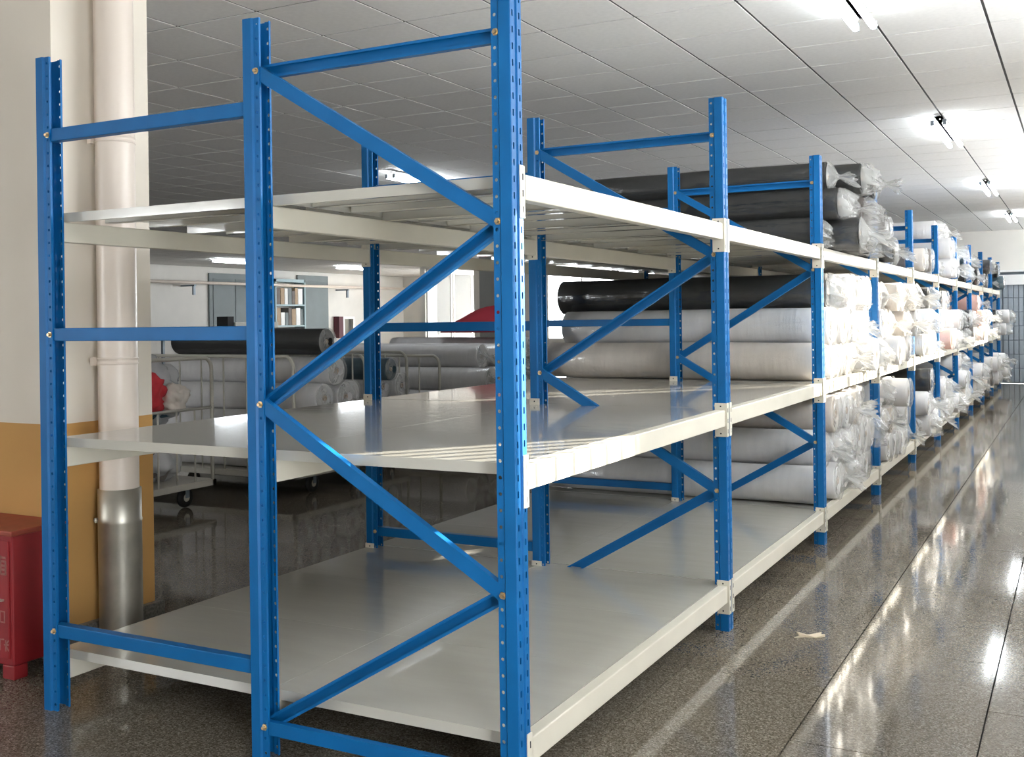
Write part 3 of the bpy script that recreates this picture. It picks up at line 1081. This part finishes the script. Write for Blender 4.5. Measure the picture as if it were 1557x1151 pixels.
# ------------------------------------------------------------------ things along the far left wall
XW = X_FARL + 0.001
d2 = structure('door_2', boxes([(XW, XW + 0.06, 22.15, 24.3, 0.0, 3.07)], 'door', TEALDOOR, bevel=0.01))
put('door_panel', boxes([(XW + 0.06, XW + 0.075, 22.3, 23.15, 0.2, 2.9)], 'door_panel', TEALDOOR, bevel=0.01), d2)
put('door_panel', boxes([(XW + 0.06, XW + 0.075, 23.3, 24.15, 0.2, 2.9)], 'door_panel', TEALDOOR, bevel=0.01), d2)
d3 = structure('door_3', boxes([(XW, XW + 0.06, 26.4, 28.1, 0.0, 3.13)], 'door', TEALDOOR, bevel=0.01))
put('door_panel', boxes([(XW + 0.06, XW + 0.075, 26.55, 27.95, 0.2, 2.95)], 'door_panel', TEALDOOR, bevel=0.01), d3)
# pipe along the wall with brackets
wp = thing('wall_pipe', 'thin pale pipe running along the far left wall on brackets', 'pipe', (XW + 0.5, 14.0, 2.72))
bm = bmesh.new()
tube(bm, [(0, 0, 0), (0, 18.8, 0.03)], 0.045, 8)
put('pipe', mesh_of(bm, 'pipe', PIPEW), wp)
for yy in (7.0, 10.0, 14.6):
    put('bracket', boxes([(-0.5, 0.06, yy, yy + 0.08, -0.10, -0.05), (-0.03, 0.03, yy, yy + 0.08, -0.36, -0.05)], 'bracket', SHUTD), wp)
# pale blue shelving with files
sh = thing('open_shelf', 'pale blue open shelving with files between the two dark doors', 'shelf', (XW + 0.02, 24.75, 0))
put('frame', boxes([(0, 0.45, 0, 0.06, 0, 2.95), (0, 0.45, 1.5, 1.56, 0, 2.95), (0, 0.45, 0, 1.56, 2.85, 2.95)], 'frame', PALEBLUE), sh)
for z in (0.15, 0.75, 1.35, 2.05):
    put('board', boxes([(0, 0.45, 0.06, 1.5, z, z + 0.05)], 'board', PALEBLUE), sh)
kk = 0
for z in (1.40, 2.10):
    yy = 24.85
    while yy < 26.1:
        wd = rnd.uniform(0.13, 0.24)
        hh = rnd.uniform(0.42, 0.6)
        mt = [CORE, WHITEB, TEALDOOR, FGREY][kk % 4]
        me_ = boxes([(0.02, 0.40, 0, wd, 0, hh), (0.40, 0.405, 0.03, wd - 0.03, hh * 0.3, hh * 0.6)], 'file_box', mt)
        tag(put('file_box', me_, None, (XW + 0.02, yy, z + 0.001)), '%s upright file box on the %s board of pale blue shelving, %s from left' % (
            ['brown', 'white', 'dark', 'grey'][kk % 4], 'upper' if z > 2 else 'lower', ORD[min(9, int((yy - 24.85) / 0.14))]), 'file box', 'files on the blue shelving')
        yy += wd + 0.02
        kk += 1
# wall mirror
mr = thing('wall_mirror', 'small white-framed mirror with dark red side on far wall', 'mirror', (XW + 0.01, 28.45, 0.9))
put('side', boxes([(0, 0.25, 0, 0.25, 0, 0.78)], 'side', MAROON), mr)
put('frame', boxes([(0, 0.25, 0.25, 0.34, 0, 0.78), (0, 0.25, 0.85, 0.94, 0, 0.78), (0, 0.25, 0.34, 0.85, 0.69, 0.78), (0, 0.25, 0.34, 0.85, 0.0, 0.09)], 'frame', WHITEB), mr)
put('glass', boxes([(0.1, 0.14, 0.34, 0.85, 0.09, 0.69)], 'glass', mat('mirror', (0.75, 0.78, 0.78), 0.06, metal=1.0)), mr)
# long work table and machine near the wall
wt = thing('work_table', 'long dark-edged work table with pale top near the far left wall', 'table', (-19.4, 17.6, 0))
put('table_top', boxes([(-0.6, 0.6, 0, 5.6, 1.10, 1.18)], 'table_top', FGREY), wt)
for x in (-0.5, 0.44):
    for y in (0.1, 2.8, 5.4):
        put('leg', boxes([(x, x + 0.07, y, y + 0.07, 0, 1.10)], 'leg', SHUTD), wt)
mc = thing('cutting_machine', 'grey and black cutting machine on the work table', 'machine', (-19.4, 19.2, 1.18))
put('body', boxes([(-0.3, 0.3, 0.2, 3.4, 0.0, 0.16)], 'body', DARK, bevel=0.01), mc)
put('cover', boxes([(-0.25, 0.25, 0.5, 2.3, 0.16, 0.34)], 'cover', mat('machine_grey', (0.42, 0.42, 0.38), 0.5), bevel=0.02), mc)
put('arm', boxes([(-0.2, 0.2, 0.25, 0.5, 0.16, 0.50)], 'arm', DARK, bevel=0.01), mc)

# scraps on the aisle floor
bm = bmesh.new()
vs = [(0, 0), (0.05, 0.012), (0.10, 0.0), (0.145, 0.02), (0.12, 0.035), (0.135, 0.055), (0.07, 0.042), (0.02, 0.06), (0.03, 0.03)]
a = [bm.verts.new((x, y, 0.004 + 0.01 * (k % 2))) for k, (x, y) in enumerate(vs)]
c = [bm.verts.new((x, y, 0.0005)) for x, y in vs]
bm.faces.new(a)
bm.faces.new(list(reversed(c)))
for k in range(len(vs)):
    bm.faces.new((a[k], c[k], c[(k + 1) % len(vs)], a[(k + 1) % len(vs)]))
bmesh.ops.recalc_face_normals(bm, faces=list(bm.faces))
tag(put('paper_scrap', mesh_of(bm, 'paper_scrap', mat('scrap_paper', (0.65, 0.56, 0.42), 0.8)), None, (0.30, 2.18, 0.0005), (0, 0, 0.4)),
    'small torn paper scrap on the polished aisle floor', 'paper scrap')
